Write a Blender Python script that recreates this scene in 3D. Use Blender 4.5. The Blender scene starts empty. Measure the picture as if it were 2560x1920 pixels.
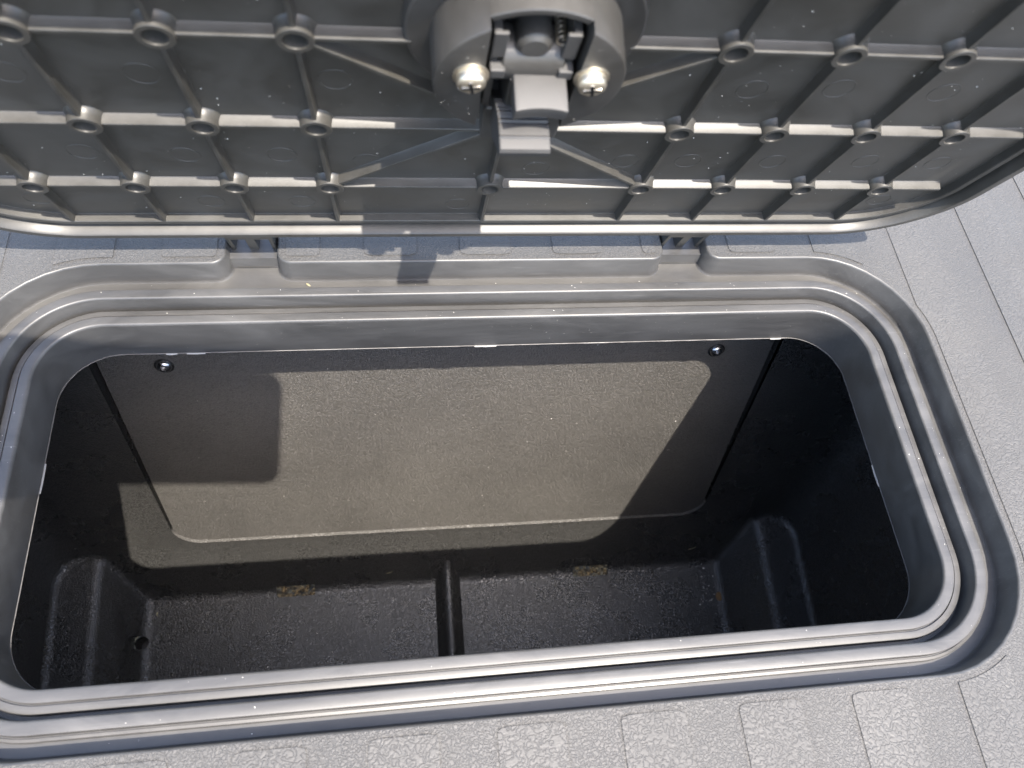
import bpy, bmesh, math, random
from mathutils import Matrix, Vector, noise
random.seed(7)
scene = bpy.context.scene
col = scene.collection
D = bpy.data

# ------------------------------------------------------------------ camera
cam = D.cameras.new('camera'); camo = D.objects.new('camera', cam); col.objects.link(camo)
camo.location = (-0.04258, -0.04757, 0.35671)
camo.rotation_euler = (0.47927, -0.11099, -0.09387)
cam.sensor_width = 36; cam.lens = 1901.12 / 2560 * 36
cam.clip_start = 0.005; cam.clip_end = 2000
cam.dof.use_dof = True; cam.dof.focus_distance = 0.44; cam.dof.aperture_fstop = 13.0
scene.camera = camo
CAM_M = Matrix.Translation(camo.location) @ camo.rotation_euler.to_matrix().to_4x4()

# ------------------------------------------------------------------ sky, sun, exposure
SUN = Vector((0.20, -0.40, 1.0)).normalized()          # towards the sun
w = D.worlds.new('World'); scene.world = w; w.use_nodes = True
nt = w.node_tree; nt.nodes.clear()
sky = nt.nodes.new('ShaderNodeTexSky'); sky.sky_type = 'NISHITA'; sky.sun_disc = False
sky.dust_density = 2.4; sky.ozone_density = 0.8; sky.sun_elevation = math.asin(SUN.z); sky.sun_rotation = math.atan2(SUN.x, SUN.y)
bg = nt.nodes.new('ShaderNodeBackground'); bg.inputs['Strength'].default_value = 0.142
out = nt.nodes.new('ShaderNodeOutputWorld')
nt.links.new(sky.outputs[0], bg.inputs[0]); nt.links.new(bg.outputs[0], out.inputs[0])
sl = D.lights.new('sun', 'SUN'); sl.energy = 2.4; sl.angle = math.radians(0.53); sl.color = (1.0, 0.925, 0.825)
so = D.objects.new('sun', sl); col.objects.link(so); so.location = SUN * 3
so.rotation_euler = SUN.to_track_quat('Z', 'Y').to_euler()
vs = scene.view_settings
vs.view_transform = 'Standard'; vs.look = 'None'; vs.gamma = 1; vs.use_curve_mapping = False; vs.exposure = 2.72

# ------------------------------------------------------------------ materials
def mat(name, base, rough, spec=0.5, metal=0.0):
    m = D.materials.new(name); m.use_nodes = True
    b = m.node_tree.nodes['Principled BSDF']
    b.inputs['Base Color'].default_value = (*base, 1); b.inputs['Roughness'].default_value = rough
    b.inputs['Specular IOR Level'].default_value = spec; b.inputs['Metallic'].default_value = metal
    return m, m.node_tree.nodes, m.node_tree.links, b
def N(nodes, typ, **kw):
    n = nodes.new(typ)
    for k, v in kw.items():
        if k in n.inputs: n.inputs[k].default_value = v
        else: setattr(n, k, v)
    return n
def ramp(nodes, links, src, stops):
    r = nodes.new('ShaderNodeValToRGB'); links.new(src, r.inputs[0])
    e = r.color_ramp.elements
    while len(e) < len(stops): e.new(0.5)
    for el, (p, c) in zip(e, stops): el.position = p; el.color = (c, c, c, 1) if not isinstance(c, tuple) else (*c, 1)
    return r.outputs[0]
def mixrgb(nodes, links, fac, a, b, blend='MIX'):
    m = nodes.new('ShaderNodeMix'); m.data_type = 'RGBA'; m.blend_type = blend
    for sock, v in ((m.inputs[0], fac), (m.inputs[6], a), (m.inputs[7], b)):
        if hasattr(v, 'is_linked') or hasattr(v, 'links'): links.new(v, sock)
        elif isinstance(v, tuple): sock.default_value = (*v, 1)
        else: sock.default_value = v
    return m.outputs[2]
def mathn(nodes, links, op, a, b=0.0):
    m = nodes.new('ShaderNodeMath'); m.operation = op
    for s, v in ((m.inputs[0], a), (m.inputs[1], b)):
        if hasattr(v, 'links'): links.new(v, s)
        else: s.default_value = v
    return m.outputs[0]

def grain_mat(name, base, rough, cell, dist, strength, warp=0.5, dusty=0.12, alb=(0.6, 1.1), edge=(0.05, 0.16, 0.34), nz2=0.45, worm=False, spec=0.5, dust=(0.23, 0.215, 0.19)):
    """moulded leather-like grain: small domed cells with narrow valleys"""
    m, n, l, b = mat(name, base, rough, spec)
    tc = N(n, 'ShaderNodeTexCoord')
    nz = N(n, 'ShaderNodeTexNoise', Scale=0.55 / cell, Detail=2.0); l.new(tc.outputs['Object'], nz.inputs['Vector'])
    sub = N(n, 'ShaderNodeVectorMath', operation='SUBTRACT'); l.new(nz.outputs['Color'], sub.inputs[0]); sub.inputs[1].default_value = (.5, .5, .5)
    sc = N(n, 'ShaderNodeVectorMath', operation='SCALE'); l.new(sub.outputs[0], sc.inputs[0]); sc.inputs['Scale'].default_value = cell * 2.2 * warp
    ad = N(n, 'ShaderNodeVectorMath', operation='ADD'); l.new(tc.outputs['Object'], ad.inputs[0]); l.new(sc.outputs[0], ad.inputs[1])
    vo = N(n, 'ShaderNodeTexVoronoi', feature='DISTANCE_TO_EDGE', Scale=1.0 / cell); l.new(ad.outputs[0], vo.inputs['Vector'])
    src = vo.outputs['Distance']
    if worm:
        wn = N(n, 'ShaderNodeTexNoise', Scale=0.62 / cell, Detail=1.0, Roughness=0.4, Distortion=0.6); l.new(tc.outputs['Object'], wn.inputs['Vector'])
        wa = mathn(n, l, 'ABSOLUTE', mathn(n, l, 'SUBTRACT', wn.outputs[0], 0.5)); src = mathn(n, l, 'MULTIPLY', wa, 2.2)
    h1 = ramp(n, l, src, [(0.0, 0.0), (edge[0], 0.25), (edge[1], 0.75), (edge[2], 1.0)])
    n2 = N(n, 'ShaderNodeTexNoise', Scale=1.3 / cell, Detail=2.0, Roughness=0.55); l.new(tc.outputs['Object'], n2.inputs['Vector'])
    h = mathn(n, l, 'ADD', h1, mathn(n, l, 'MULTIPLY', n2.outputs[0], nz2))
    bp = N(n, 'ShaderNodeBump', Strength=strength, Distance=dist); l.new(h, bp.inputs['Height']); l.new(bp.outputs[0], b.inputs['Normal'])
    n3 = N(n, 'ShaderNodeTexNoise', Scale=9.0, Detail=6.0, Roughness=0.62); l.new(tc.outputs['Object'], n3.inputs['Vector'])
    f = mathn(n, l, 'MULTIPLY', ramp(n, l, n3.outputs[0], [(0.3, 0.35), (0.72, 1.0)]), dusty)
    cc = mixrgb(n, l, f, base, dust)
    mo = mathn(n, l, 'MULTIPLY', ramp(n, l, h1, [(0.0, alb[0]), (1.0, alb[1])]), ramp(n, l, n2.outputs[0], [(0.3, 0.82), (0.7, 1.0)]))  # valleys darkened in the colour too, so the relief's shading stays visible
    l.new(mixrgb(n, l, 1.0, cc, mo, 'MULTIPLY'), b.inputs['Base Color'])
    n4 = N(n, 'ShaderNodeTexNoise', Scale=22.0, Detail=4.0); l.new(tc.outputs['Object'], n4.inputs['Vector'])
    l.new(ramp(n, l, n4.outputs[0], [(0.3, rough - 0.05), (0.7, rough + 0.07)]), b.inputs['Roughness'])
    return m

def smooth_mat(name, base, rough, smudge, stretch=(1, 1, 1), spec=0.5, dust=(0.185, 0.18, 0.172), scr=0.6):
    """smooth injection-moulded plastic with handling smudges, dust film and hairline scratches"""
    m, n, l, b = mat(name, base, rough, spec)
    tc = N(n, 'ShaderNodeTexCoord')
    mp = N(n, 'ShaderNodeMapping'); mp.inputs['Scale'].default_value = stretch; l.new(tc.outputs['Object'], mp.inputs['Vector'])
    n1 = N(n, 'ShaderNodeTexNoise', Scale=26.0, Detail=7.0, Roughness=0.66, Distortion=0.8); l.new(mp.outputs[0], n1.inputs['Vector'])
    film = ramp(n, l, n1.outputs[0], [(0.36, 0.0), (0.74, 1.0)])
    # hairline scratches: strongly stretched noise in two directions
    sc = []
    for rz, sx in ((0.55, 1), (-0.9, 1), (0.05, 1)):
        m2 = N(n, 'ShaderNodeMapping'); m2.inputs['Rotation'].default_value = (0, 0, rz); m2.inputs['Scale'].default_value = (26, 1400, 260)
        l.new(tc.outputs['Object'], m2.inputs['Vector'])
        nn = N(n, 'ShaderNodeTexNoise', Scale=1.0, Detail=2.0); l.new(m2.outputs[0], nn.inputs['Vector'])
        sc.append(ramp(n, l, nn.outputs[0], [(0.66, 0.0), (0.74, 1.0)]))
    s = mathn(n, l, 'MAXIMUM', mathn(n, l, 'MAXIMUM', sc[0], sc[1]), sc[2])
    nm = N(n, 'ShaderNodeTexNoise', Scale=14.0, Detail=3.0); l.new(tc.outputs['Object'], nm.inputs['Vector'])
    s = mathn(n, l, 'MULTIPLY', mathn(n, l, 'MULTIPLY', s, ramp(n, l, nm.outputs[0], [(0.45, 0.0), (0.65, 1.0)])), scr)
    f = mathn(n, l, 'ADD', mathn(n, l, 'MULTIPLY', film, smudge), mathn(n, l, 'MULTIPLY', s, 0.35))
    l.new(mixrgb(n, l, f, base, dust), b.inputs['Base Color'])
    r = mathn(n, l, 'ADD', mathn(n, l, 'MULTIPLY', film, 0.12), rough - 0.04)
    l.new(r, b.inputs['Roughness'])
    n5 = N(n, 'ShaderNodeTexNoise', Scale=900.0, Detail=2.0); l.new(tc.outputs['Object'], n5.inputs['Vector'])
    n6 = N(n, 'ShaderNodeTexNoise', Scale=60.0, Detail=2.0); l.new(mp.outputs[0], n6.inputs['Vector'])
    h = mathn(n, l, 'ADD', mathn(n, l, 'MULTIPLY', n5.outputs[0], 0.06), n6.outputs[0])
    bp = N(n, 'ShaderNodeBump', Strength=0.35, Distance=0.0004); l.new(h, bp.inputs['Height']); l.new(bp.outputs[0], b.inputs['Normal'])
    return m

M = {}
M['coarse'] = grain_mat('plastic_coarse_grain', (0.039, 0.0378, 0.0366), 0.58, 0.00135, 0.00030, 0.75, warp=0.8, spec=0.34, worm=True, alb=(0.92, 1.02), edge=(0.04, 0.16, 0.36))
M['fine'] = grain_mat('plastic_fine_grain', (0.039, 0.0378, 0.0366), 0.58, 0.00092, 0.00026, 0.85, warp=1.2, spec=0.34, worm=True, alb=(0.92, 1.02), edge=(0.05, 0.2, 0.45))
M['tub'] = grain_mat('plastic_tub_grain', (0.029, 0.0288, 0.0278), 0.27, 0.0021, 0.00024, 0.75, warp=1.1, dusty=0.05, spec=0.65, alb=(0.5, 1.12), nz2=0.8)
M['panel'] = grain_mat('plastic_panel_grain', (0.042, 0.0398, 0.0368), 0.48, 0.0020, 0.00034, 0.9, warp=1.1, dusty=0.20, alb=(0.6, 1.08), nz2=0.7)
M['rim'] = smooth_mat('plastic_rim', (0.034, 0.0333, 0.0325), 0.41, 0.20, spec=0.45, stretch=(0.5, 1.6, 1.6))
M['lid'] = smooth_mat('plastic_lid', (0.030, 0.0280, 0.0238), 0.43, 0.14, spec=0.45, scr=0.25)
M['latch'] = smooth_mat('plastic_latch', (0.023, 0.0217, 0.0195), 0.44, 0.14, scr=0.2)
M['hook'] = smooth_mat('plastic_hook', (0.030, 0.029, 0.028), 0.62, 0.10, scr=0.2)
M['trim'] = mat('plastic_trimmed_edge', (0.13, 0.125, 0.12), 0.5)[0]
M['burr'] = mat('plastic_burr', (0.36, 0.35, 0.33), 0.5)[0]
M['steel'] = mat('steel_screw', (0.62, 0.56, 0.45), 0.40, metal=1.0)[0]
M['black_screw'] = mat('black_screw_steel', (0.42, 0.42, 0.42), 0.26, metal=1.0)[0]
M['rust'] = mat('rusty_plug', (0.16, 0.09, 0.03), 0.7)[0]
M['dust'] = mat('dust_flecks', (0.78, 0.75, 0.68), 0.8)[0]
M['clip'] = mat('dry_grass', (0.42, 0.38, 0.24), 0.7)[0]
M['phone'] = mat('phone_glass', (0.03, 0.035, 0.045), 0.12)[0]
M['phone_edge'] = mat('phone_edge_metal', (0.35, 0.36, 0.38), 0.3, metal=1.0)[0]
def ground_mat():
    m, n, l, b = mat('gravel_soil', (0.2, 0.16, 0.1), 0.9)
    tc = N(n, 'ShaderNodeTexCoord')
    vo = N(n, 'ShaderNodeTexVoronoi', Scale=160.0); l.new(tc.outputs['Object'], vo.inputs['Vector'])
    no = N(n, 'ShaderNodeTexNoise', Scale=230.0, Detail=5.0); l.new(tc.outputs['Object'], no.inputs['Vector'])
    c = mixrgb(n, l, ramp(n, l, no.outputs[0], [(0.35, 0.0), (0.65, 1.0)]), (0.010, 0.006, 0.003), (0.15, 0.098, 0.042))
    l.new(mixrgb(n, l, ramp(n, l, vo.outputs['Distance'], [(0.0, 0.35), (0.6, 0.0)]), c, (0.02, 0.014, 0.008)), b.inputs['Base Color'])
    bp = N(n, 'ShaderNodeBump', Strength=0.9, Distance=0.006); l.new(vo.outputs['Distance'], bp.inputs['Height']); l.new(bp.outputs[0], b.inputs['Normal'])
    return m
M['ground'] = ground_mat()

# ------------------------------------------------------------------ helpers
def tag(o, label=None, cat=None, group=None, kind=None):
    for k, v in (('label', label), ('category', cat), ('group', group), ('kind', kind)):
        if v: o[k] = v
    return o
def root(name, label, cat, loc=(0, 0, 0), rot=None):
    o = D.objects.new(name, None); col.objects.link(o); o.location = loc
    if rot: o.rotation_euler = rot
    o.empty_display_size = 0.02
    return tag(o, label, cat)
def obj(name, me, m, parent=None, smooth=None, loc=None, rot=None):
    if isinstance(me, bmesh.types.BMesh):
        bmesh.ops.recalc_face_normals(me, faces=me.faces) if me.faces else None
        x = D.meshes.new(name); me.to_mesh(x); me.free(); me = x
    if smooth:
        me.polygons.foreach_set('use_smooth', [True] * len(me.polygons)); me.set_sharp_from_angle(angle=math.radians(smooth))
    if not me.materials: me.materials.append(M[m])
    o = D.objects.new(name, me); col.objects.link(o)
    if parent: o.parent = parent
    if loc: o.location = loc
    if rot: o.rotation_euler = rot
    return o
def box(bm, x0, x1, y0, y1, z0, z1):
    v = [bm.verts.new(p) for p in ((x0, y0, z0), (x1, y0, z0), (x1, y1, z0), (x0, y1, z0), (x0, y0, z1), (x1, y0, z1), (x1, y1, z1), (x0, y1, z1))]
    for f in ((0, 3, 2, 1), (4, 5, 6, 7), (0, 1, 5, 4), (1, 2, 6, 5), (2, 3, 7, 6), (3, 0, 4, 7)): bm.faces.new([v[i] for i in f])
    return v
def bevel_all(bm, wd, seg=2, ang=30):
    bm.normal_update()
    e = [e for e in bm.edges if len(e.link_faces) == 2 and e.calc_face_angle(0) > math.radians(ang)]
    bmesh.ops.bevel(bm, geom=e, offset=wd, segments=seg, affect='EDGES', profile=0.5)
def rrect(x0, x1, y0, y1, r, seg=20, sub=1):
    """rounded rectangle, counter-clockwise"""
    pts = []
    for cx, cy, a0 in ((x1 - r, y0 + r, -90), (x1 - r, y1 - r, 0), (x0 + r, y1 - r, 90), (x0 + r, y0 + r, 180)):
        for i in range(seg + 1):
            a = math.radians(a0 + 90 * i / seg); pts.append((cx + r * math.cos(a), cy + r * math.sin(a)))
    return pts
def loft(bm, loops, close=True):
    rings = [[bm.verts.new(p) for p in lp] for lp in loops]
    n = len(rings[0])
    for a, b in zip(rings, rings[1:]):
        for i in range(n if close else n - 1):
            bm.faces.new((a[i], a[(i + 1) % n], b[(i + 1) % n], b[i]))
    return rings
def lathe(bm, prof, seg=28, cap0=False, cap1=False):
    rings = loft(bm, [[(r * math.cos(2 * math.pi * i / seg), r * math.sin(2 * math.pi * i / seg), z) for i in range(seg)] for r, z in prof])
    if cap0: bm.faces.new(rings[0][::-1])
    if cap1: bm.faces.new(rings[-1])
    return rings
def fill2d(loops, z, mapf=None):
    """triangulated planar fill of nested 2D loops (even-odd)"""
    bm = bmesh.new(); es = []
    for lp in loops:
        vs_ = [bm.verts.new((p[0], p[1], 0)) for p in lp]
        for i in range(len(vs_)): es.append(bm.edges.new((vs_[i], vs_[(i + 1) % len(vs_)])))
    bmesh.ops.triangle_fill(bm, use_beauty=True, use_dissolve=False, edges=es, normal=(0, 0, 1))
    for v in bm.verts: v.co = mapf(v.co.x, v.co.y) if mapf else Vector((v.co.x, v.co.y, z))
    return bm
def fillet_poly(verts, seg=10):
    """verts: (x, y, r) closed polygon -> points with rounded corners"""
    out_ = []; n = len(verts)
    for i in range(n):
        p = Vector(verts[i][:2]); r = verts[i][2]
        a = Vector(verts[i - 1][:2]) - p; b = Vector(verts[(i + 1) % n][:2]) - p
        a.normalize(); b.normalize()
        half = a.angle(b) / 2; d = r / math.tan(half)
        c = p + (a + b).normalized() * (r / math.sin(half))
        p0 = p + a * d - c; p1 = p + b * d - c
        ang0 = math.atan2(p0.y, p0.x); da = math.atan2(p1.y, p1.x) - ang0
        while da > math.pi: da -= 2 * math.pi
        while da < -math.pi: da += 2 * math.pi
        for k in range(seg + 1):
            t = ang0 + da * k / seg; out_.append((c.x + r * math.cos(t), c.y + r * math.sin(t)))
    return out_

# ------------------------------------------------------------------ measures (metres); crest of the inner seal rim is z = 0
W2, DY, RC = 0.225, 0.1761, 0.030
ZD = 0.0153                        # deck surface
OD = 0.0276                        # crest to deck edge
def rim_loop(d, z): return [(x, y, z) for x, y in rrect(-W2 - d, W2 + d, -d, DY + d, RC + d, 22)]
NOTCH = ((-0.1340, -0.1075), (0.1080, 0.1345))

# ------------------------------------------------------------------ ground, seen only through the drain slots
bm = bmesh.new(); vv = [bm.verts.new(p) for p in ((-3, -3, -0.428), (3, -3, -0.428), (3, 3, -0.428), (-3, 3, -0.428))]; bm.faces.new(vv)
tag(obj('ground', bm, 'ground'), kind='structure')

# ------------------------------------------------------------------ deck with its recessed hatch opening
deck = root('hatch_deck', 'grey grained plastic deck with raised stripes around the open hatch', 'deck', (0, 0, ZD))
def recess(delta, z):
    o = OD + delta; y1 = DY + o; yb = DY + OD + 0.033 + delta
    v = [(-W2 - o, -o, RC + o), (W2 + o, -o, RC + o), (W2 + o, y1, RC + o)]
    for a, b in (NOTCH[1], NOTCH[0]):
        rm = 0.0075 - delta; rb = 0.003
        v += [(b + delta, y1, rm), (b + delta, yb, rb), (a - delta, yb, rb), (a - delta, y1, rm)]
    v += [(-W2 - o, y1, RC + o)]
    return [(x, y, z) for x, y in fillet_poly(v, 10)]
def off(lp, dz=-ZD): return [(x, y, z + dz) for x, y, z in lp]
# top sheet
top_in = recess(0.0011, 0)
bm = fill2d([[(-0.62, -0.34), (0.62, -0.34), (0.62, 0.62), (-0.62, 0.62)], [p[:2] for p in top_in]], 0.0)
obj('deck_surface', bm, 'fine', deck)
# rounded edge and recess wall
bm = bmesh.new()
loft(bm, [off(l) for l in (recess(0.0011, ZD), recess(0.0006, ZD - 0.0001), recess(0.0002, ZD - 0.0005), recess(-0.0001, ZD - 0.0012), recess(-0.0009, 0.0015), recess(-0.0012, 0.0006), recess(-0.0018, 0.0))])
obj('recess_wall', bm, 'rim', deck, 40)
# gutter floor with the two hinge pockets left open
PK = [(a - 0.0004, b + 0.0004) for a, b in NOTCH]
pock = [[(a + 0.0030, DY + 0.0410), (b - 0.0030, DY + 0.0410), (b - 0.0030, DY + 0.0590), (a + 0.0030, DY + 0.0590)] for a, b in NOTCH]
bm = fill2d([[p[:2] for p in recess(-0.0018, 0)], [p[:2] for p in rim_loop(0.0206, 0)]] + pock, -ZD)
obj('gutter_floor', bm, 'rim', deck)
for pk in pock:
    bm = bmesh.new(); lo = [(x, y, -ZD) for x, y in pk]; hi = [(x, y, -ZD - 0.045) for x, y in pk]
    r = loft(bm, [lo, hi]); bm.faces.new(r[-1]); obj('hinge_pocket', bm, 'tub', deck)  # darker tub plastic used here to deepen the pocket's shade by colour
for a, b in NOTCH:                                   # worn hinge sill in front of each pocket
    bm = bmesh.new(); box(bm, a + 0.0032, b - 0.0032, DY + 0.0352, DY + 0.0412, -ZD + 0.0003, -ZD + 0.0016); bevel_all(bm, 0.0004)
    obj('hinge_sill', bm, 'lid', deck)
# seal ridges: outer ridge, groove, inner ridge
def prof_part(name, prof, sm=28):
    bm = bmesh.new(); loft(bm, [off(rim_loop(d, z)) for d, z in prof]); return obj(name, bm, 'rim', deck, sm)
prof_part('outer_seal_ridge', [(0.0206, 0.0), (0.0205, 0.0017), (0.0202, 0.0021), (0.0190, 0.0024), (0.0189, 0.0018), (0.0183, 0.0018), (0.0182, 0.0054), (0.0179, 0.0059), (0.0172, 0.0061), (0.0134, 0.0061), (0.01305, 0.00602), (0.0127, 0.0058), (0.01242, 0.00546), (0.0123, 0.0050), (0.0121, -0.006)])
prof_part('seal_groove', [(0.0121, -0.006), (0.0100, -0.006)])
prof_part('inner_seal_ridge', [(0.0100, -0.006), (0.0098, -0.0022), (0.0095, -0.0016), (0.0090, -0.0014), (0.0065, -0.0014), (0.0064, -0.0024), (0.0058, -0.0024), (0.0057, -0.0006), (0.0053, -0.0001), (0.0046, 0.0), (0.0013, 0.0), (0.0009, -0.0001), (0.0005, -0.0003), (0.0002, -0.0007), (0.0, -0.0014)])
prof_part('neck_wall', [(0.0, -0.0014), (0.0001, -0.0300), (0.0005, -0.0310)])
def jag(lp, amp, seed):
    return [(x, y, z + amp * noise.noise(Vector((x * 190 + seed, y * 190, 0)))) for x, y, z in lp]
def dense(d, z):
    lp = rim_loop(d, z); o_ = []
    for i in range(len(lp)):
        a, b = Vector(lp[i]), Vector(lp[(i + 1) % len(lp)]); k = max(1, int((b - a).length / 0.0025))
        o_ += [tuple(a.lerp(b, j / k)) for j in range(k)]
    return o_
bm = bmesh.new(); loft(bm, [off(dense(-0.00003, -0.0309)), off(jag(dense(0.00005, -0.03125), 0.0004, 3)), off(dense(0.0009, -0.0312)), off(dense(0.003, -0.0300))])
obj('trimmed_edge', bm, 'trim', deck)
bm = bmesh.new(); loft(bm, [off(rim_loop(0.003, -0.030)), off(rim_loop(0.003, -0.012)), off(rim_loop(0.034, -0.012)), off(rim_loop(0.036, 0.008)), off(rim_loop(0.075, 0.008))])
obj('neck_back', bm, 'rim', deck, 30)
# burrs left by the trimming knife
for ax, ay, ln, horiz in ((-0.157, DY, 0.010, True), (0.006, DY, 0.013, True), (-W2, 0.105, 0.016, False), (W2, 0.083, 0.013, False), (0.188, DY, 0.007, True), (-0.170, DY, 0.006, True)):
    bm = bmesh.new(); k = 7; up_, lo_ = [], []
    for i in range(k + 1):
        t = i / k - 0.5; hgt = 0.0011 * (1 - (2 * t) ** 2) + 0.0002 + random.uniform(0, 0.0003); inn = 0.0006
        px, py = (ax + t * ln, ay - inn) if horiz else (ax + (inn if ax < 0 else -inn), ay + t * ln)
        qx, qy = (ax + t * ln, ay) if horiz else (ax, ay + t * ln)
        up_.append((qx, qy, -0.0306 - ZD)); lo_.append((px, py, -0.0308 - ZD - hgt * 0.35))
    loft(bm, [up_, lo_], close=False)
    bmesh.ops.solidify(bm, geom=bm.faces[:], thickness=0.0003); obj('burr', bm, 'burr', deck)
# raised stripes of the deck, each stopping just short of the recess
def lim(x, front):
    o = OD + 0.0042; hw = W2 + o; r = RC + o
    if abs(x) > hw: return None
    ex = abs(x) - (hw - r); dy = 0 if ex <= 0 else r - math.sqrt(max(0, r * r - ex * ex))
    return -o + dy if front else DY + o - dy
X0, PITCH, SWD = 0.0955, 0.0523, 0.0283
def stripe(pts):
    bm = bmesh.new(); hgt = 0.0005
    lo = [(x, y, -0.0002) for x, y in pts]; hi = [(x, y, hgt) for x, y in pts]
    r = loft(bm, [lo, hi])
    bm.faces.new(r[-1])
    bmesh.ops.triangulate(bm, faces=[f for f in bm.faces if len(f.verts) > 4])
    obj('raised_stripe', bm, 'coarse', deck)
for k in range(-12, 10):
    a = X0 + PITCH * k; b = a + SWD
    if a < -0.6 or b > 0.6: continue
    hw = W2 + OD + 0.0042
    def edge(front):
        xs = [a + (b - a) * i / 14 for i in range(15)]
        return [(x, lim(x, front)) for x in xs if lim(x, front) is not None]
    if a > hw or b < -hw:
        stripe(fillet_poly([(a, -0.33, .002), (b, -0.33, .002), (b, 0.61, .002), (a, 0.61, .002)], 3)); continue
    if abs(a) < hw and abs(b) < hw:
        ef = edge(True); eb = edge(False)
        f0 = [p for p in ef if a + 0.0022 <= p[0] <= b - 0.0022]
        pts = [(a, -0.33), (b, -0.33), (b, ef[-1][1] - 0.0025), (b - 0.0007, ef[-1][1] - 0.0008)] + f0[::-1] + [(a + 0.0007, ef[0][1] - 0.0008), (a, ef[0][1] - 0.0025)]
        if abs(ef[0][1] - ef[-1][1]) > 0.0015: pts = [(a, -0.33), (b, -0.33)] + ef[::-1]
        stripe(pts)
        nt_ = [n_ for n_ in NOTCH if n_[0] - 0.004 < b and n_[1] + 0.004 > a]
        if nt_:                                            # a hinge notch eats into this stripe: keep what is left beside it
            n0, n1 = nt_[0]
            spans = [(a, min(b, n0 - 0.0045)), (max(a, n1 + 0.0045), b)]
        else: spans = [(a, b)]
        for sa, sb in spans:
            if sb - sa < 0.006: continue
            ya = lim((sa + sb) / 2, False) if nt_ else None
            if ya: stripe(fillet_poly([(sa, ya, .002), (sb, ya, .002), (sb, 0.61, .002), (sa, 0.61, .002)], 4))
            else:
                g0 = [p for p in eb if a + 0.0022 <= p[0] <= b - 0.0022]
                if abs(eb[0][1] - eb[-1][1]) > 0.0015: stripe(eb + [(b, 0.61), (a, 0.61)]); continue
                stripe([(a, eb[0][1] + 0.0025), (a + 0.0007, eb[0][1] + 0.0008)] + g0 + [(b - 0.0007, eb[-1][1] + 0.0008), (b, eb[-1][1] + 0.0025), (b, 0.61), (a, 0.61)])
            if nt_:
                pass
        if nt_:
            stripe(fillet_poly([(a, DY + OD + 0.040, .002), (b, DY + OD + 0.040, .002), (b, 0.60, .002), (a, 0.60, .002)], 4)) if False else None
    else:                                                  # stripe straddling the end of the recess: one piece with a bite out of its side
        o = OD + 0.0042; r = RC + o; sg = 1 if a > 0 else -1
        lo_, hi_ = (a, b) if sg > 0 else (-b, -a)
        ys = [-0.33, -0.2, -0.1, -0.05] + [-o + 0.0015 + (DY + 2 * o - 0.003) * i / 70 for i in range(71)] + [DY + 0.06, 0.3, 0.61]
        def inner(y):
            if y < -o or y > DY + o: return lo_
            ey = max(0, r - o - y if y < r - o else 0, y - (DY + o - r))
            ey = max(0, (-o + r) - y, y - (DY + o - r))
            return max(lo_, hw - r + math.sqrt(max(0, r * r - ey * ey)))
        bm = bmesh.new(); loops = []
        for y in ys:
            xi = inner(y); loops.append([(sg * x, y, z) for x, z in ((xi, -0.0002), (xi + 0.0001, 0.00036), (xi + 0.0003, 0.0005), (hi_ - 0.0003, 0.0005), (hi_ - 0.0001, 0.00036), (hi_, -0.0002))])
        loft(bm, loops, close=False); obj('raised_stripe', bm, 'coarse', deck)

# ------------------------------------------------------------------ tub under the deck
tub = root('storage_tub', 'black grained plastic storage tub sunk below the hatch opening', 'storage tub', (0, 0, -0.405))
TZ = 0.405
SLP = 0.27
def yw(z): return 0.2 + SLP * (z + 0.174)
ZF, ZS = -0.400, -0.345
prof = [(-0.385, 0.004), (-0.348, ZS), (-0.312, ZS), (-0.2855, ZF), (0.2720, ZF), (0.300, ZS), (0.338, ZS), (0.378, 0.004)]
PANX = (-0.2445, 0.2390)
bm = bmesh.new()
YF0 = -0.06
YFB = 0.1250
def bk(x, z): return yw(z) if z > ZF + 0.001 else YFB
backv = [bm.verts.new((x, bk(x, z), z + TZ)) for x, z in prof]
fk = lambda z: YF0 + 0.03 * (-z / 0.375)
frontv = [bm.verts.new((x * (0.97 if z < -0.1 else 1), fk(z), z + TZ)) for x, z in prof]
for i in range(7): bm.faces.new((backv[i], backv[i + 1], frontv[i + 1], frontv[i]))
bm.faces.new(frontv[::-1])
bm.faces.new((backv[0], backv[1], backv[2], backv[5], backv[6], backv[7])); bm.faces.new((backv[2], backv[3], backv[4], backv[5]))
bmesh.ops.recalc_face_normals(bm, faces=bm.faces)
bm.normal_update()
if bm.faces[3].normal.z < 0:                               # inside of the tub faces up
    bmesh.ops.reverse_faces(bm, faces=bm.faces)
es = [e for e in bm.edges if {v for v in e.verts} in ({backv[0], backv[1]}, {backv[6], backv[7]})]
bmesh.ops.bevel(bm, geom=es, offset=0.026, segments=6, affect='EDGES', profile=0.5, clamp_overlap=True)
bm.normal_update()
es = [e for e in bm.edges if len(e.link_faces) == 2 and e.calc_face_angle(0) > 0.33]
bmesh.ops.bevel(bm, geom=es, offset=0.0065, segments=4, affect='EDGES', profile=0.5, clamp_overlap=True)
bm.normal_update()
for f in bm.faces: f.smooth = True
me = D.meshes.new('tub_shell'); bm.to_mesh(me); bm.free()
def wmap(depth):
    nv = Vector((0, 1, -SLP)).normalized()
    return lambda x, z: Vector((x, yw(z), z + TZ)) + nv * (depth(z) if callable(depth) else depth)
pan = fillet_poly([(PANX[0], -0.334, 0.022), (PANX[1], -0.336, 0.022), (PANX[1], -0.004, 0.002), (PANX[0] - 0.007, -0.004, 0.002)], 12)
tmp = D.objects.new('tmp', me); col.objects.link(tmp)
so_ = tmp.modifiers.new('s', 'SOLIDIFY'); so_.thickness = 0.003; so_.offset = -1
cut = []
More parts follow.
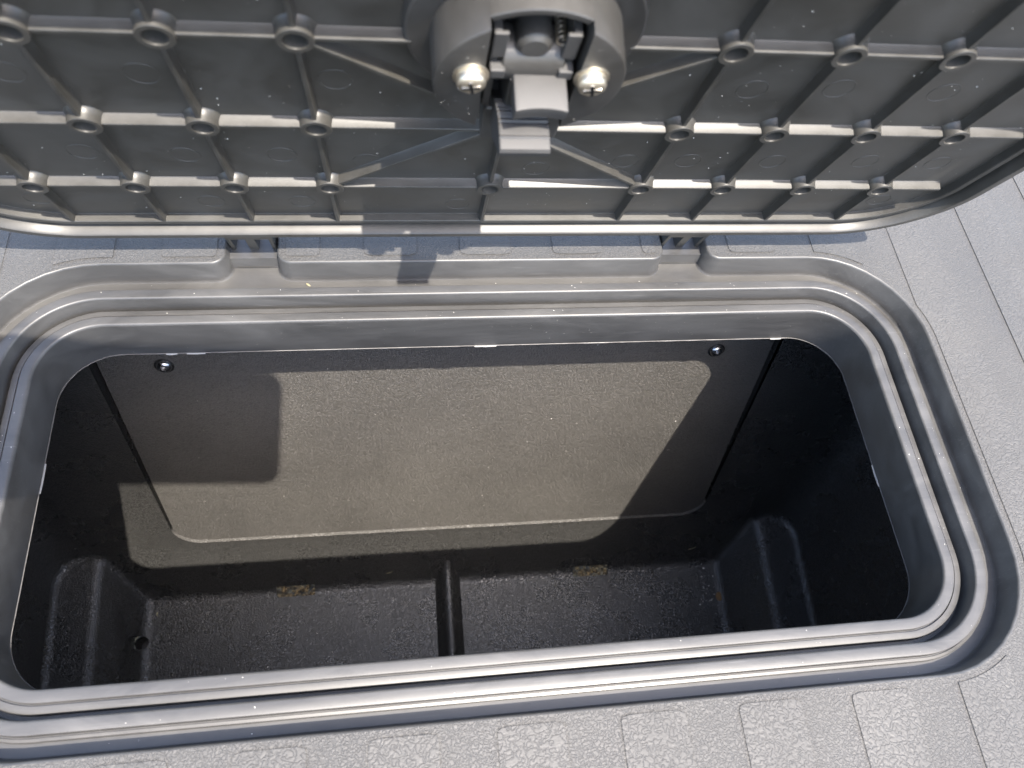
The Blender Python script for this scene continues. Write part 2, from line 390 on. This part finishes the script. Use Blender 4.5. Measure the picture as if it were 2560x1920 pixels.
def cutter(bmc):
    mc = D.meshes.new('c'); bmc.to_mesh(mc); bmc.free(); o = D.objects.new('c', mc); col.objects.link(o)
    mo = tmp.modifiers.new('b', 'BOOLEAN'); mo.operation = 'DIFFERENCE'; mo.object = o; mo.solver = 'EXACT'; cut.append(o)
for x0, x1 in ((-0.1690, -0.1330), (0.1200, 0.1560)):
    b2 = bmesh.new(); box(b2, x0, x1, 0.1185, 0.1300, 0.0, 0.0100); cutter(b2)
b2 = bmesh.new(); bmesh.ops.create_cone(b2, cap_ends=True, segments=24, radius1=0.0062, radius2=0.0062, depth=0.05, matrix=Matrix.Translation((-0.2860, 0.0855, 0.006))); cutter(b2)
b2 = bmesh.new(); r = loft(b2, [[wmap(-0.012)(*p) for p in pan], [wmap(0.012)(*p) for p in pan]]); b2.faces.new(r[0][::-1]); b2.faces.new(r[1]); bmesh.ops.recalc_face_normals(b2, faces=b2.faces); cutter(b2)
dg = bpy.context.evaluated_depsgraph_get(); me2 = D.meshes.new_from_object(tmp.evaluated_get(dg))
for o in cut + [tmp]: D.objects.remove(o)
me2.name = 'tub_shell'; me2.materials.clear()
obj('tub_shell', me2, 'tub', tub, 35)
# slightly recessed back panel
dep = lambda z: 0.0016 + 0.0040 * max(0, min(1, (z + 0.334) / 0.30)) ** 1.2
bm = bmesh.new(); m0 = wmap(0.0); m1 = wmap(dep)
r = loft(bm, [[m0(*p) for p in pan], [wmap(0.022)(*p) for p in pan]]); bm.faces.new(r[1])
obj('panel_pocket', bm, 'tub', tub, 30)
G0, G1 = 0.0050, 0.0010
pin = fillet_poly([(PANX[0] + G1, -0.3336, 0.021), (PANX[1] - G1, -0.3356, 0.021), (PANX[1] - G0, -0.0045, 0.002), (PANX[0] - 0.007 + G0, -0.0045, 0.002)], 12)
bm = fill2d([pin], 0, m1)
obj('back_panel', bm, 'panel', tub)
bm = bmesh.new(); loft(bm, [[m1(*p) for p in pin], [(m1(*p) + Vector((0, 0.006, 0))) for p in pin]]); obj('panel_edge', bm, 'panel', tub, 30)
bm = bmesh.new(); k_ = 13
loft(bm, [[m0(*p) for p in pan[:2 * k_]], [wmap(lambda z: dep(z) * 0.5)(p[0] * 0.9985, p[1] + 0.0009) for p in pan[:2 * k_]], [wmap(lambda z: dep(z) + 0.0004)(p[0] * 0.998, p[1] + 0.0026) for p in pan[:2 * k_]]], close=False)
obj('panel_ledge', bm, 'panel', tub, 50)
# moulded rib across the floor
bm = bmesh.new(); loops = []
for y, s, up_ in ((0.1435, 0.50, 0.022), (0.139, 0.80, 0.013), (0.131, 1.0, 0.003), (0.120, 1.0, 0.0), (-0.028, 1.05, 0.0)):
    loops.append([(-0.0060 + 0.0080 * s * math.cos(math.pi * i / 14) * (1.0 + 0.25 * (1 - math.sin(math.pi * i / 14)) ** 3 * 2.2), y, 0.0048 + up_ + 0.0155 * s * math.sin(math.pi * i / 14)) for i in range(15)])
r = loft(bm, loops, close=False); bm.faces.new(r[0]); obj('floor_rib', bm, 'tub', tub, 60)
bm = bmesh.new(); lathe(bm, [(0.0064, 0.0050), (0.0064, -0.016), (0.001, -0.0165)], 24, cap1=True); obj('hole_shade_cup', bm, 'tub', tub, 40, loc=(-0.2860, 0.0855, 0.0))  # closed cup added under the round hole to make it look black inside
bm = bmesh.new(); box(bm, -0.3030, -0.2955, 0.0760, 0.0950, -0.004, 0.018); obj('hole_shade_block', bm, 'tub', tub)  # unseen block added behind the riser, keeps the hole's cut edge dark
# rusty plug in the drain hole on the right
bm = bmesh.new(); lathe(bm, [(0.0002, 0.0012), (0.0040, 0.0010), (0.0050, 0.0003), (0.0055, -0.003)], 20, cap0=True); obj('drain_plug', bm, 'rust', tub, 40, loc=(0.2690, 0.0885, 0.0056))
# two black star-drive screws at the top of the panel
def star_screw(name, par, m, head_r, loc, mtx=None, star=6):
    bm = bmesh.new()
    lathe(bm, [(head_r * 1.25, 0.0), (head_r * 1.25, 0.0006), (head_r, 0.0008), (head_r * 0.96, head_r * 0.35), (head_r * 0.75, head_r * 0.58), (head_r * 0.52, head_r * 0.66)], 28)
    rr = []
    for z, k in ((head_r * 0.66, 1.0), (head_r * 0.10, 0.95)):
        rr.append([((head_r * 0.45 + head_r * 0.12 * math.cos(star * a)) * k * math.cos(a), (head_r * 0.45 + head_r * 0.12 * math.cos(star * a)) * k * math.sin(a), z) for a in [2 * math.pi * i / 28 for i in range(28)]])
    rr.insert(0, [(head_r * 0.52 * math.cos(2 * math.pi * i / 28), head_r * 0.52 * math.sin(2 * math.pi * i / 28), head_r * 0.66) for i in range(28)])
    q = loft(bm, rr); bm.faces.new(q[-1])
    o = obj(name, bm, m, par, 40); o.location = loc
    if mtx: o.rotation_euler = mtx
    return o
for x, z in ((-0.2035, -0.1195), (0.1915, -0.1190)):
    p = wmap(dep(z) - 0.0001)(x, z); star_screw('panel_screw', tub, 'black_screw', 0.0052, p, (math.radians(90) - math.atan(SLP) * -1 - 2 * math.atan(SLP) + math.atan(SLP) * 0, 0, 0))

# ------------------------------------------------------------------ lid, standing open on its hinges
TH = 0.30199
lid = root('access_hatch', 'open black plastic lid with ribbed underside standing on its hinges', 'hatch lid', (0, 0.19365, 0.08511), (math.pi / 2 + TH, 0, 0))
# local axes: x along the hinge, y up the lid, z out of its underside; rib tips are z = 0
H = 0.0045; LX = 0.2516; LB, LT = -0.0525, 0.1768; RL = 0.056
def lloop(e, z, dy=0): return [(x, y + dy, z) for x, y in rrect(-LX + e, LX - e, LB + e, LT - e, RL - e, 22)]
bm = bmesh.new()
r = loft(bm, [lloop(0.0128, -H + 0.0003), lloop(0.0120, -H - 0.0001), lloop(0.006, -H - 0.003), lloop(0.0008, -H - 0.003)])
bm.faces.new(r[0][::-1])
bmesh.ops.triangulate(bm, faces=[f for f in bm.faces if len(f.verts) > 4])
obj('plate', bm, 'lid', lid)
bm = bmesh.new(); r = loft(bm, [lloop(0.0004, -H - 0.0032), lloop(0.0004, -H - 0.0050), lloop(0.004, -H - 0.0062)]); bm.faces.new(r[-1])
bmesh.ops.triangulate(bm, faces=[f for f in bm.faces if len(f.verts) > 4]); obj('top_skin', bm, 'coarse', lid)
bm = bmesh.new(); loft(bm, [lloop(0.0134, -H - 0.0002), lloop(0.0129, -H + 0.0004), lloop(0.0129, -0.0004), lloop(0.0125, 0.0), lloop(0.0098, 0.0), lloop(0.0094, -0.0004), lloop(0.0093, -0.0022), lloop(0.0062, -0.0022)])
obj('inner_rim', bm, 'lid', lid, 30)
bm = bmesh.new(); loft(bm, [lloop(0.0062, -0.0022), lloop(0.0060, 0.0), lloop(0.0056, 0.0034), lloop(0.0051, 0.0041), lloop(0.0044, 0.0042), lloop(0.0012, 0.0040), lloop(0.0004, 0.0034), lloop(0.0, 0.0022), lloop(0.0, -H - 0.0025), lloop(0.0004, -H - 0.0032)])
obj('skirt', bm, 'lid', lid, 30)
CA, CS = 0.07263, 0.04150
XS = [CA + CS * k for k in range(4)]; XS = sorted([-x for x in XS] + XS)
ROWS = (0.0, 0.0534, 0.1088, 0.1600)
BR = 0.0061
def rib(p0, p1, wd=0.0017, top=0.0, name='rib'):
    a, b = Vector(p0), Vector(p1); d = b - a; L = d.length; ang = math.atan2(d.y, d.x)
    bm = bmesh.new()
    wb = wd * 0.75; wt = wd * 0.5; f = 0.0012
    sec = [(-wb - f, -H - 0.0001), (-wb - f * 0.3, -H + 0.0003), (-wb, -H + 0.0011), (-wt, top - 0.0002), (-wt + 0.0002, top), (wt - 0.0002, top), (wt, top - 0.0002), (wb, -H + 0.0011), (wb + f * 0.3, -H + 0.0003), (wb + f, -H - 0.0001)]
    r = loft(bm, [[(0, y, z) for y, z in sec], [(L, y, z) for y, z in sec]], close=False)
    bm.faces.new(r[0][::-1]); bm.faces.new(r[1])
    obj(name, bm, 'lid', lid, 25, loc=(a.x, a.y, 0), rot=(0, 0, ang))
LC = (-0.0005, 0.1150)                                     # latch centre
def in_latch(x, y): return math.hypot(x - LC[0], y - LC[1]) < 0.040
def in_lid(x, y): 
    e = 0.017; hw = LX - e; r = RL - e; y0 = LB + e; y1 = LT - e
    ex = max(0, abs(x) - (hw - r)); ey = max(0, (y0 + r) - y, y - (y1 - r))
    return math.hypot(ex, ey) < r - 0.001 and abs(x) < hw and y0 < y < y1
bosses = [(x, y) for y in ROWS for x in XS if in_lid(x, y)] + [(0.0, 0.0)]
for s in (-1, 1): pass
# vertical ribs
for x in XS:
    ys = sorted(y for bx, y in bosses if bx == x)
    y_end = LB + 0.0128
    if abs(x) > LX - RL: y_end = LB + RL - math.sqrt(max(0, (RL - 0.0130) ** 2 - (abs(x) - (LX - RL)) ** 2))
    chain = [y_end] + ys + [LT - 0.0130 - (0 if abs(x) <= LX - RL else RL - 0.013 - math.sqrt(max(0, (RL - 0.0130) ** 2 - (abs(x) - (LX - RL)) ** 2)))]
    for i in range(len(chain) - 1):
        a = chain[i] + (BR - 0.0012 if i > 0 else 0); b = chain[i + 1] - (BR - 0.0012 if i < len(chain) - 2 else 0)
        if b - a > 0.003: rib((x, a), (x, b))
rib((0, LB + 0.0128), (0, -BR + 0.0012)); rib((0, BR - 0.0012), (0, 0.078))
# horizontal ribs
for y in ROWS:
    xs = sorted(bx for bx, by in bosses if by == y)
    xe = 0.2300 if y < 0.15 else 0.20
    chain = [-xe] + xs + [xe]
    for i in range(len(chain) - 1):
        a = chain[i] + (BR - 0.0012 if i > 0 else 0); b = chain[i + 1] - (BR - 0.0012 if i < len(chain) - 2 else 0)
        if y == ROWS[2] and a < 0 < b:
            rib((a, y), (LC[0] - 0.036, y)); rib((LC[0] + 0.036, y), (b, y))
        elif b - a > 0.004: rib((a, y), (b, y))
# diagonal ribs running to the latch
for s in (-1, 1):
    for (bx, by), (ex, ey) in (((s * CA, ROWS[0]), (s * 0.006, 0.0520)), ((s * CA, ROWS[2]), (s * 0.022, 0.0740))):
        v = (Vector((ex, ey)) - Vector((bx, by))).normalized() * (BR - 0.0012)
        rib((bx + v.x, by + v.y), (ex, ey))
# bosses
bm = bmesh.new()
lathe(bm, [(BR + 0.0022, -H - 0.0001), (BR + 0.0009, -H + 0.0004), (BR + 0.0003, -H + 0.0014), (BR, -0.0012), (BR - 0.0001, 0.0007), (BR - 0.0003, 0.0009), (0.00415, 0.0009), (0.0040, 0.0008), (0.0039, 0.0), (0.0036, -H + 0.0004)], 32, cap1=True)
boss0 = obj('boss', bm, 'lid', lid, 30)
for i, (x, y) in enumerate(bosses):
    o = boss0 if i == 0 else boss0.copy()
    if i: col.objects.link(o)
    o.location = (x, y, 0)
# faint ejector-pin rings on the plate
bm = bmesh.new(); lathe(bm, [(0.0062, -0.00005), (0.0061, 0.00012), (0.0058, 0.00012), (0.0057, -0.00005)], 36)
ej = obj('ejector_mark', bm, 'lid', lid, 40)
spots = [(-0.127, 0.081), (-0.063, 0.080), (0.0925, 0.080), (0.127, 0.082), (0.172, 0.081), (-0.168, 0.024), (-0.129, 0.022), (-0.090, 0.023), (-0.055, 0.018), (0.020, 0.012), (0.060, 0.020), (0.089, 0.021), (0.130, 0.021), (0.176, 0.022), (0.214, 0.021), (-0.205, -0.022), (-0.130, -0.025), (-0.088, -0.025), (-0.013, -0.028), (0.2115, -0.022), (-0.170, 0.080)]
for i, (x, y) in enumerate(spots):
    o = ej if i == 0 else ej.copy()
    if i: col.objects.link(o)
    o.location = (x, y, -H + 0.0003)
# hinge arms: three fingers from the skirt into each pocket
for a, b in NOTCH:
    arm = bmesh.new(); cx = (a + b) / 2
    box(arm, a + 0.0010, b - 0.0010, LB - 0.0135, LB + 0.003, -0.0052, -0.0002); bevel_all(arm, 0.0006)
    hroot = obj('hinge_arm', arm, 'lid', lid)
    for dx, wd in ((-0.0108, 0.0024), (0.0, 0.0050), (0.0108, 0.0024)):
        f = bmesh.new()
        sec = [(LB - 0.008, -0.0004), (LB - 0.0425, -0.0004), (LB - 0.0445, -0.002), (LB - 0.0445, -0.0095), (LB - 0.036, -0.0120), (LB - 0.008, -0.0055)]
        loft(f, [[(cx + dx - wd / 2, y, z) for y, z in sec], [(cx + dx + wd / 2, y, z) for y, z in sec]])
        f.verts.ensure_lookup_table(); f.faces.new([f.verts[i] for i in range(6)]); f.faces.new([f.verts[i] for i in range(11, 5, -1)])
        bmesh.ops.recalc_face_normals(f, faces=f.faces); bevel_all(f, 0.0005); obj('hinge_finger', f, 'lid', hroot)
    f = bmesh.new(); lathe(f, [(0.0026, a + 0.0015), (0.0026, b - 0.0015)], 16, True, True)
    obj('hinge_pin', f, 'lid', hroot, 40, loc=(0, LB - 0.0370, -0.0080), rot=(0, math.pi / 2, 0))

# ------------------------------------------------------------------ latch on the lid
bm = bmesh.new(); lathe(bm, [(0.0392, -H - 0.0001), (0.0384, -0.0010), (0.0376, -0.0002), (0.034, 0.0), (0.030, 0.0002)], 72, cap1=True)
base = obj('latch_base', bm, 'latch', lid, 30, loc=(LC[0], LC[1], 0))
FT = 0.0175; HR = 0.0305; SW = 0.0148                        # face height, housing radius, half width of the slot
def housing():
    bm = bmesh.new(); sg = 96
    # outline of the face with the slot taken out (slot open towards the free edge of the lid, notched low there)
    a0 = math.asin(SW / HR)
    arcR = [math.radians(-90) + (math.radians(180) - a0 - 0.0) * i / 48 for i in range(49)]
    right = [(HR * math.cos(t), HR * math.sin(t)) for t in arcR if True]
    right = [p for p in right if p[0] >= -1e-9]
    half = [(SW, -0.0268)] + [(HR * math.sin(t), -HR * math.cos(t)) for t in [math.asin(SW / HR) + (math.pi - 2 * math.asin(SW / HR)) * i / 40 for i in range(41)]]
    for s in (1, -1):
        pts = [(s * x, y) for x, y in half[1:]]
        ring = lambda k, z: [(p[0] - s * (0 if j in (0, len(pts) - 1) else k) * p[0] * s / HR, p[1] - k * p[1] / HR, z) for j, p in enumerate(pts)]
        loops = [ring(0, 0.0), ring(0.0002, FT - 0.0012), ring(0.0006, FT - 0.0003), ring(0.0014, FT)]
        rr = loft(bm, loops)
        f = bm.faces.new(rr[-1] if s > 0 else rr[-1][::-1])
        bmesh.ops.triangulate(bm, faces=[f])
    # low wall across the slot at the free edge
    t0 = math.pi / 2 - math.asin(SW / HR); t1 = math.pi / 2 + math.asin(SW / HR)
    ol, il, zt = [], [], FT - 0.0042
    ts = [t0 + (t1 - t0) * i / 24 for i in range(25)]
    q = [[(HR * math.cos(t), HR * math.sin(t), 0.0) for t in ts], [(HR * math.cos(t), HR * math.sin(t), zt - 0.0004) for t in ts], [((HR - 0.0004) * math.cos(t), (HR - 0.0004) * math.sin(t), zt) for t in ts], [((HR - 0.0022) * math.cos(t), (HR - 0.0022) * math.sin(t), zt) for t in ts], [((HR - 0.0024) * math.cos(t), (HR - 0.0024) * math.sin(t), 0.004) for t in ts]]
    loft(bm, q, close=False)
    # matching end of the slot towards the hinge
    ts = [-t for t in ts]
    q = [[(HR * math.cos(t), HR * math.sin(t), 0.0) for t in ts], [(HR * math.cos(t), HR * math.sin(t), FT * 0.42) for t in ts], [((HR - 0.003) * math.cos(t), (HR - 0.003) * math.sin(t), FT * 0.45) for t in ts], [((HR - 0.003) * math.cos(t), (HR - 0.003) * math.sin(t), 0.0) for t in ts]]
    loft(bm, q, close=False)
    return bm
hs = obj('latch_housing', housing(), 'latch', lid, 30, loc=(LC[0], LC[1], 0))
# inner ring step and gasket seen through the slot
bm = bmesh.new(); ts = [math.radians(62 + 56 * i / 20) for i in range(21)]
loft(bm, [[(0.0272 * math.cos(t), 0.0272 * math.sin(t), z) for t in ts] for z in (0.0, 0.0100)] + [[(0.0252 * math.cos(t), 0.0252 * math.sin(t), z) for t in ts] for z in (0.0100, 0.0)], close=False)
obj('retaining_ring', bm, 'hook', hs, 30)
# bracket posts either side of the cam
for s in (-1, 1):
    bm = bmesh.new(); box(bm, -0.0013, 0.0013, -0.020, 0.0205, 0.0, 0.0130); bevel_all(bm, 0.0004)
    p = obj('bracket_plate', bm, 'latch', hs, loc=(s * 0.0118, 0, 0))
    bm = bmesh.new(); box(bm, -0.0032, 0.0012, 0.0090, 0.0205, 0.0128, 0.0142); bevel_all(bm, 0.0004)
    obj('bracket_tab', bm, 'hook', p).scale = (s, 1, 1)
    bm = bmesh.new(); box(bm, -0.0035, 0.0012, 0.0020, 0.0062, 0.0126, 0.0168); bevel_all(bm, 0.0005)
    obj('bracket_tab', bm, 'hook', p).scale = (s, 1, 1)
# cam drum and spring
bm = bmesh.new(); lathe(bm, [(0.0078, -0.0098), (0.0084, -0.0092), (0.0084, 0.0092), (0.0078, 0.0098)], 40, True, True)
obj('cam_drum', bm, 'latch', hs, 30, loc=(0.0005, 0.0030, 0.0075), rot=(0, math.pi / 2, 0))
bm = bmesh.new(); lathe(bm, [(0.0056, 0.0), (0.0056, 0.012), (0.004, 0.0135)], 32, cap1=True)
obj('cam_shaft', bm, 'latch', hs, 30, loc=(0.0, 0.0125, 0.0))
bm = bmesh.new(); pr_ = []
for i in range(73):
    t = i / 72; a = t * 12 * math.pi; pr_.append((0.0016 * math.cos(a), 0.0016 * math.sin(a), 0.010 * t))
lp = []
for i, p in enumerate(pr_):
    lp.append([(p[0] + 0.0003 * math.cos(k * math.pi / 3) * (p[0] / 0.0016), p[1] + 0.0003 * math.cos(k * math.pi / 3) * (p[1] / 0.0016), p[2] + 0.0003 * math.sin(k * math.pi / 3)) for k in range(6)])
loft(bm, lp); obj('spring', bm, 'steel', hs, 60, loc=(0.0085, 0.0125, 0.001))
# hook: slanted arm leaving the slot, ridged strike face and the thumb block above it
def ridge_hook():
    bm = bmesh.new(); pts_top = []
    n_ = 44
    for i in range(n_ + 1):
        t = i / n_; z = 0.004 + t * 0.0298; y = -0.0250 + 0.0125 * t + 0.006 * math.sin(t * math.pi * 0.9)
        if 0.28 < t < 0.70: y += 0.00045 * (1 if math.sin((t - 0.28) / 0.42 * 14 * math.pi) > 0 else -1)
        if abs(t - 0.86) < 0.012: y += 0.0005
        pts_top.append((y, z))
    tip = [(pts_top[-1][0] - 0.0012, 0.0345), (pts_top[-1][0] - 0.0042, 0.0341), (pts_top[-1][0] - 0.0060, 0.0315)]
    under = [(-0.0285, 0.020), (-0.0330, 0.004)]
    sec = pts_top + tip + under
    w_ = 0.0083
    r = loft(bm, [[(-w_, y, z) for y, z in sec], [(-w_ + 0.0004, y + 0.0002, z) for y, z in sec], [(w_ - 0.0004, y + 0.0002, z) for y, z in sec], [(w_, y, z) for y, z in sec]])
    bm.faces.new(r[0][::-1]); bm.faces.new(r[-1]); bmesh.ops.triangulate(bm, faces=[f for f in bm.faces if len(f.verts) > 4])
    return bm
obj('latch_hook', ridge_hook(), 'hook', hs, 25, loc=(-0.0006, 0, 0))
bm = bmesh.new()
secb = []
for i in range(9):
    x = -0.0084 + 0.0168 * i / 8; secb.append((x, 0.0282 - 0.0011 * (1 - (x / 0.0084) ** 2)))
vt = [bm.verts.new((x, 0.0030, z)) for x, z in secb]; vt2 = [bm.verts.new((0.0084 - 0.0168 * i / 3, 0.0030, 0.0112)) for i in range(4)]
bm.faces.new(vt + vt2)
ext = bmesh.ops.extrude_face_region(bm, geom=bm.faces[:]); bmesh.ops.translate(bm, verts=[v for v in ext['geom'] if isinstance(v, bmesh.types.BMVert)], vec=(0, -0.0070, -0.0008))
bmesh.ops.recalc_face_normals(bm, faces=bm.faces); bevel_all(bm, 0.0006, 2, 40)
obj('thumb_block', bm, 'hook', hs, 30, loc=(0.0030, 0, 0))
bm = bmesh.new(); box(bm, -0.0072, 0.0072, -0.0240, 0.0010, 0.002, 0.0165); bevel_all(bm, 0.0008); obj('cam_arm', bm, 'latch', hs, loc=(0.0010, 0, 0))
bm = bmesh.new(); v_ = box(bm, -0.0115, 0.0172, -0.0450, -0.0240, 0.0, 0.0120)
for q_ in (v_[0], v_[1]): q_.co.y += 0.010
bevel_all(bm, 0.0012, 3); obj('hook_guide', bm, 'latch', hs, 30)
bm = bmesh.new(); box(bm, -0.0125, 0.0125, -0.0300, 0.0240, 0.0004, 0.0016); obj('slot_floor', bm, 'latch', hs)
# two bright cross-head screws
def cross_screw(x):
    bm = bmesh.new(); R_ = 0.0046
    lathe(bm, [(0.0056, 0.0), (0.0056, 0.0007), (0.0048, 0.0008), (R_, 0.0009), (R_, 0.0028), (R_ * 0.93, 0.0036), (R_ * 0.72, 0.0043), (R_ * 0.3, 0.0046), (R_ * 0.02, 0.0046)], 36, cap1=True)
    o = obj('screw', bm, 'steel', hs, 35, loc=(x, 0.0050, FT))
    for a in (0.2, 0.2 + math.pi / 2):
        b3 = bmesh.new(); box(b3, -R_ * 0.62, R_ * 0.62, -0.00055, 0.00055, 0.0040, 0.00475); obj('cross_slot', b3, 'black_screw', o, rot=(0, 0, a))
for x in (-0.0188, 0.0188): cross_screw(x)
# moulded date marks on the plate, worn beyond reading
for cx, cy in ((0.1585, -0.0090), (0.1720, -0.0088)):
    bm = bmesh.new()
    for i in range(9):
        x = cx + (i - 4) * 0.0011 + random.uniform(-0.0002, 0.0002); y = cy + random.uniform(-0.0012, 0.0012)
        box(bm, x - 0.0004, x + 0.0004, y - random.uniform(0.0002, 0.0008), y + random.uniform(0.0002, 0.0008), -H + 0.0002, -H + 0.00055)
    obj('moulded_mark', bm, 'lid', lid)

# ------------------------------------------------------------------ the phone that takes the picture (its shadow falls on the tub's back wall)
ph = root('smartphone', 'dark smartphone held level above the open hatch, taking the picture', 'phone')
ph.matrix_world = CAM_M
def ploop(e, z): return [(x, y, z) for x, y in rrect(-0.1435 + e, 0.0193 - e, -0.0151 + e, 0.0655 - e, 0.0125 - e, 10)]
bm = bmesh.new(); r = loft(bm, [ploop(0.0012, 0.0030), ploop(0.0003, 0.0034), ploop(0, 0.0042), ploop(0, 0.0096), ploop(0.0003, 0.0104), ploop(0.0012, 0.0108)])
obj('phone_frame', bm, 'phone_edge', ph, 30)
for z, nm in ((0.0030, 'phone_back'), (0.0108, 'phone_screen')):
    bm = bmesh.new(); v = [bm.verts.new(p) for p in ploop(0.0012, z)]; bm.faces.new(v); obj(nm, bm, 'phone', ph)

# ------------------------------------------------------------------ dust flecks and clippings
def lidpt(x, u, t): return lid.matrix_basis @ Vector((x, u, t))
dm = bmesh.new(); gm = bmesh.new()
def fleck(bm_, p, n, size, asp=1.0):
    n = Vector(n).normalized(); t = n.orthogonal().normalized(); t.rotate(Matrix.Rotation(random.uniform(0, 6.28), 3, n)); b = n.cross(t)
    p = Vector(p) + n * 0.00005
    k = random.choice((3, 4, 5)); top = bm_.verts.new(p + n * size * 0.35)
    ring_ = [bm_.verts.new(p + t * math.cos(6.283 * i / k) * size * asp * random.uniform(.5, 1) + b * math.sin(6.283 * i / k) * size * random.uniform(.5, 1)) for i in range(k)]
    for i in range(k): bm_.faces.new((ring_[i], ring_[(i + 1) % k], top))
ln = lid.matrix_basis.to_3x3() @ Vector((0, 0, 1))
for i in range(700):
    x, u = random.uniform(-0.235, 0.235), random.uniform(-0.036, 0.16)
    if in_latch(x, u) or not in_lid(x, u) or noise.noise(Vector((x * 26, u * 26, 5))) < random.uniform(-0.5, 0.35): continue
    fleck(dm, lidpt(x, u, -H + 0.0003), ln, random.choice((0.00012, 0.00016, 0.0002, 0.00024, 0.00036)))
for i in range(60):
    x, u = random.uniform(-0.028, 0.028), random.uniform(-0.026, 0.02)
    if abs(x) > SW + 0.001: fleck(dm, lidpt(LC[0] + x, LC[1] + u, FT), ln, random.uniform(0.0001, 0.00022))
def rimpt(d):
    lp = rrect(-W2 - d, W2 + d, -d, DY + d, RC + d, 22); i = random.randrange(len(lp)); a = Vector(lp[i]); b = Vector(lp[(i + 1) % len(lp)])
    if random.random() < 0.85:
        i = random.choice((22, 45, 68, 91)); a = Vector(lp[i]); b = Vector(lp[(i + 1) % len(lp)])
    return a.lerp(b, random.random())
for i in range(140):
    d, z = random.choice(((0.002, 0.0), (0.004, 0.0), (0.0078, -0.0014), (0.015, 0.0061), (0.0165, 0.0061), (0.023, 0.0), (0.0245, 0.0)))
    p = rimpt(d); fleck(dm, (p.x, p.y, z), (0, 0, 1), random.choice((0.00010, 0.00014, 0.0002, 0.0003)))
for i in range(70):
    x = random.uniform(-0.22, 0.22); z = random.uniform(-0.0285, -0.004); fleck(dm, (x, DY - 0.00005, z), (0, -1, 0), random.uniform(0.0001, 0.0002))
for i in range(90):
    x, z = random.uniform(-0.22, 0.22), random.uniform(-0.33, -0.06); p = wmap(dep)(x, z); p.z -= TZ
    fleck(dm, p - Vector((0, 0.0004, 0)), (0, -1, SLP), random.choice((0.00015, 0.0002, 0.0003)), random.choice((1, 1, 2.2)))
for i in range(90):
    x, y = random.uniform(-0.27, 0.255), random.uniform(0.0, 0.115)
    fleck(dm, (x, y, ZF), (0, 0, 1), random.choice((0.0002, 0.0003, 0.0004)), random.choice((1, 1.8)))
for i in range(26):
    x, y = 0.255 + random.gauss(0, 0.007), 0.092 + random.gauss(0, 0.016)
    fleck(dm, (min(x, 0.266), min(y, 0.118), ZF), (0, 0, 1), random.uniform(0.0004, 0.0009), random.choice((1, 1.6)))
tag(obj('dust', dm, 'dust'), 'pale dust specks sprinkled over the hatch plastic', 'dust', kind='stuff')

# brown grit packed into the two drain slots
def grit_mat():
    m, n, l, b = mat('brown_grit', (0.1, 0.07, 0.03), 0.9)
    tc = N(n, 'ShaderNodeTexCoord'); no = N(n, 'ShaderNodeTexNoise', Scale=420.0, Detail=3.0); l.new(tc.outputs['Object'], no.inputs['Vector'])
    l.new(mixrgb(n, l, ramp(n, l, no.outputs[0], [(0.38, 0.0), (0.62, 1.0)]), (0.035, 0.020, 0.008), (0.24, 0.165, 0.075)), b.inputs['Base Color'])
    return m
M['grit'] = grit_mat()
gm.free(); gm = bmesh.new()
for x0, x1 in ((-0.1690, -0.1330), (0.1200, 0.1560)):
    for i in range(95):
        r_ = random.uniform(0.0007, 0.0019); p = Vector((random.uniform(x0 + 0.001, x1 - 0.001), random.uniform(0.1185, 0.134), ZF - 0.0035 + random.uniform(-0.002, 0.0015)))
        if p.y > 0.1265: p.z += (p.y - 0.1265) * 1.0
        res = bmesh.ops.create_icosphere(gm, subdivisions=1, radius=r_, matrix=Matrix.Translation(p) @ Matrix.Diagonal((random.uniform(.6, 1.3), random.uniform(.6, 1.3), random.uniform(.5, 1), 1)))
        for v in res['verts']: v.co += Vector((random.uniform(-1, 1), random.uniform(-1, 1), random.uniform(-1, 1))) * r_ * 0.22
tag(obj('grit', gm, 'grit'), 'brown grit packed in the drain slots at the foot of the back wall', 'grit', kind='stuff')

# dry clippings that can be picked out one by one
def clipping(p, ln_, ang, label, n=(0, 0, 1)):
    bm = bmesh.new(); k = 6; L_, R__ = [], []
    for i in range(k + 1):
        t = i / k; x = (t - 0.5) * ln_; w_ = 0.00045 * math.sin(math.pi * min(1, t * 0.9 + 0.1)) + 0.00008; z = 0.0003 + 0.0006 * math.sin(math.pi * t)
        L_.append((x, w_ + 0.0006 * math.sin(2 * t), z)); R__.append((x, -w_ + 0.0006 * math.sin(2 * t), z))
    loft(bm, [L_, R__], close=False); bmesh.ops.solidify(bm, geom=bm.faces[:], thickness=0.00015)
    o = obj('grass_clipping', bm, 'clip'); q = Vector(n).normalized().to_track_quat('Z', 'Y'); o.rotation_euler = (q.to_matrix() @ Matrix.Rotation(ang, 3, 'Z')).to_euler(); o.location = p
    return tag(o, label, 'clipping', 'dry clippings fallen into the hatch')
def chamf(x, f):      # point on the slope between back wall and floor, f 0 at the floor .. 1 at the wall
    return (x, YFB + (yw(ZS) - YFB) * f - 0.0003, ZF + (ZS - ZF) * f + 0.0003)
clipping(chamf(-0.062, 0.25), 0.007, 0.25, 'dry grass clipping on the tub slope beside the floor rib', (0, -1, 0.5))
clipping(chamf(0.242, 0.35), 0.009, 0.3, 'green-yellow grass clipping on the tub slope by the speckled floor corner', (0, -1, 0.5))
clipping((-0.276, 0.111, ZF + 0.0002), 0.004, 1.3, 'short pale clipping lying next to the round drain hole')
clipping((-0.0925, DY + 0.0236, 0.0002), 0.003, -0.9, 'tiny straw clipping in the gutter beside a hinge notch')
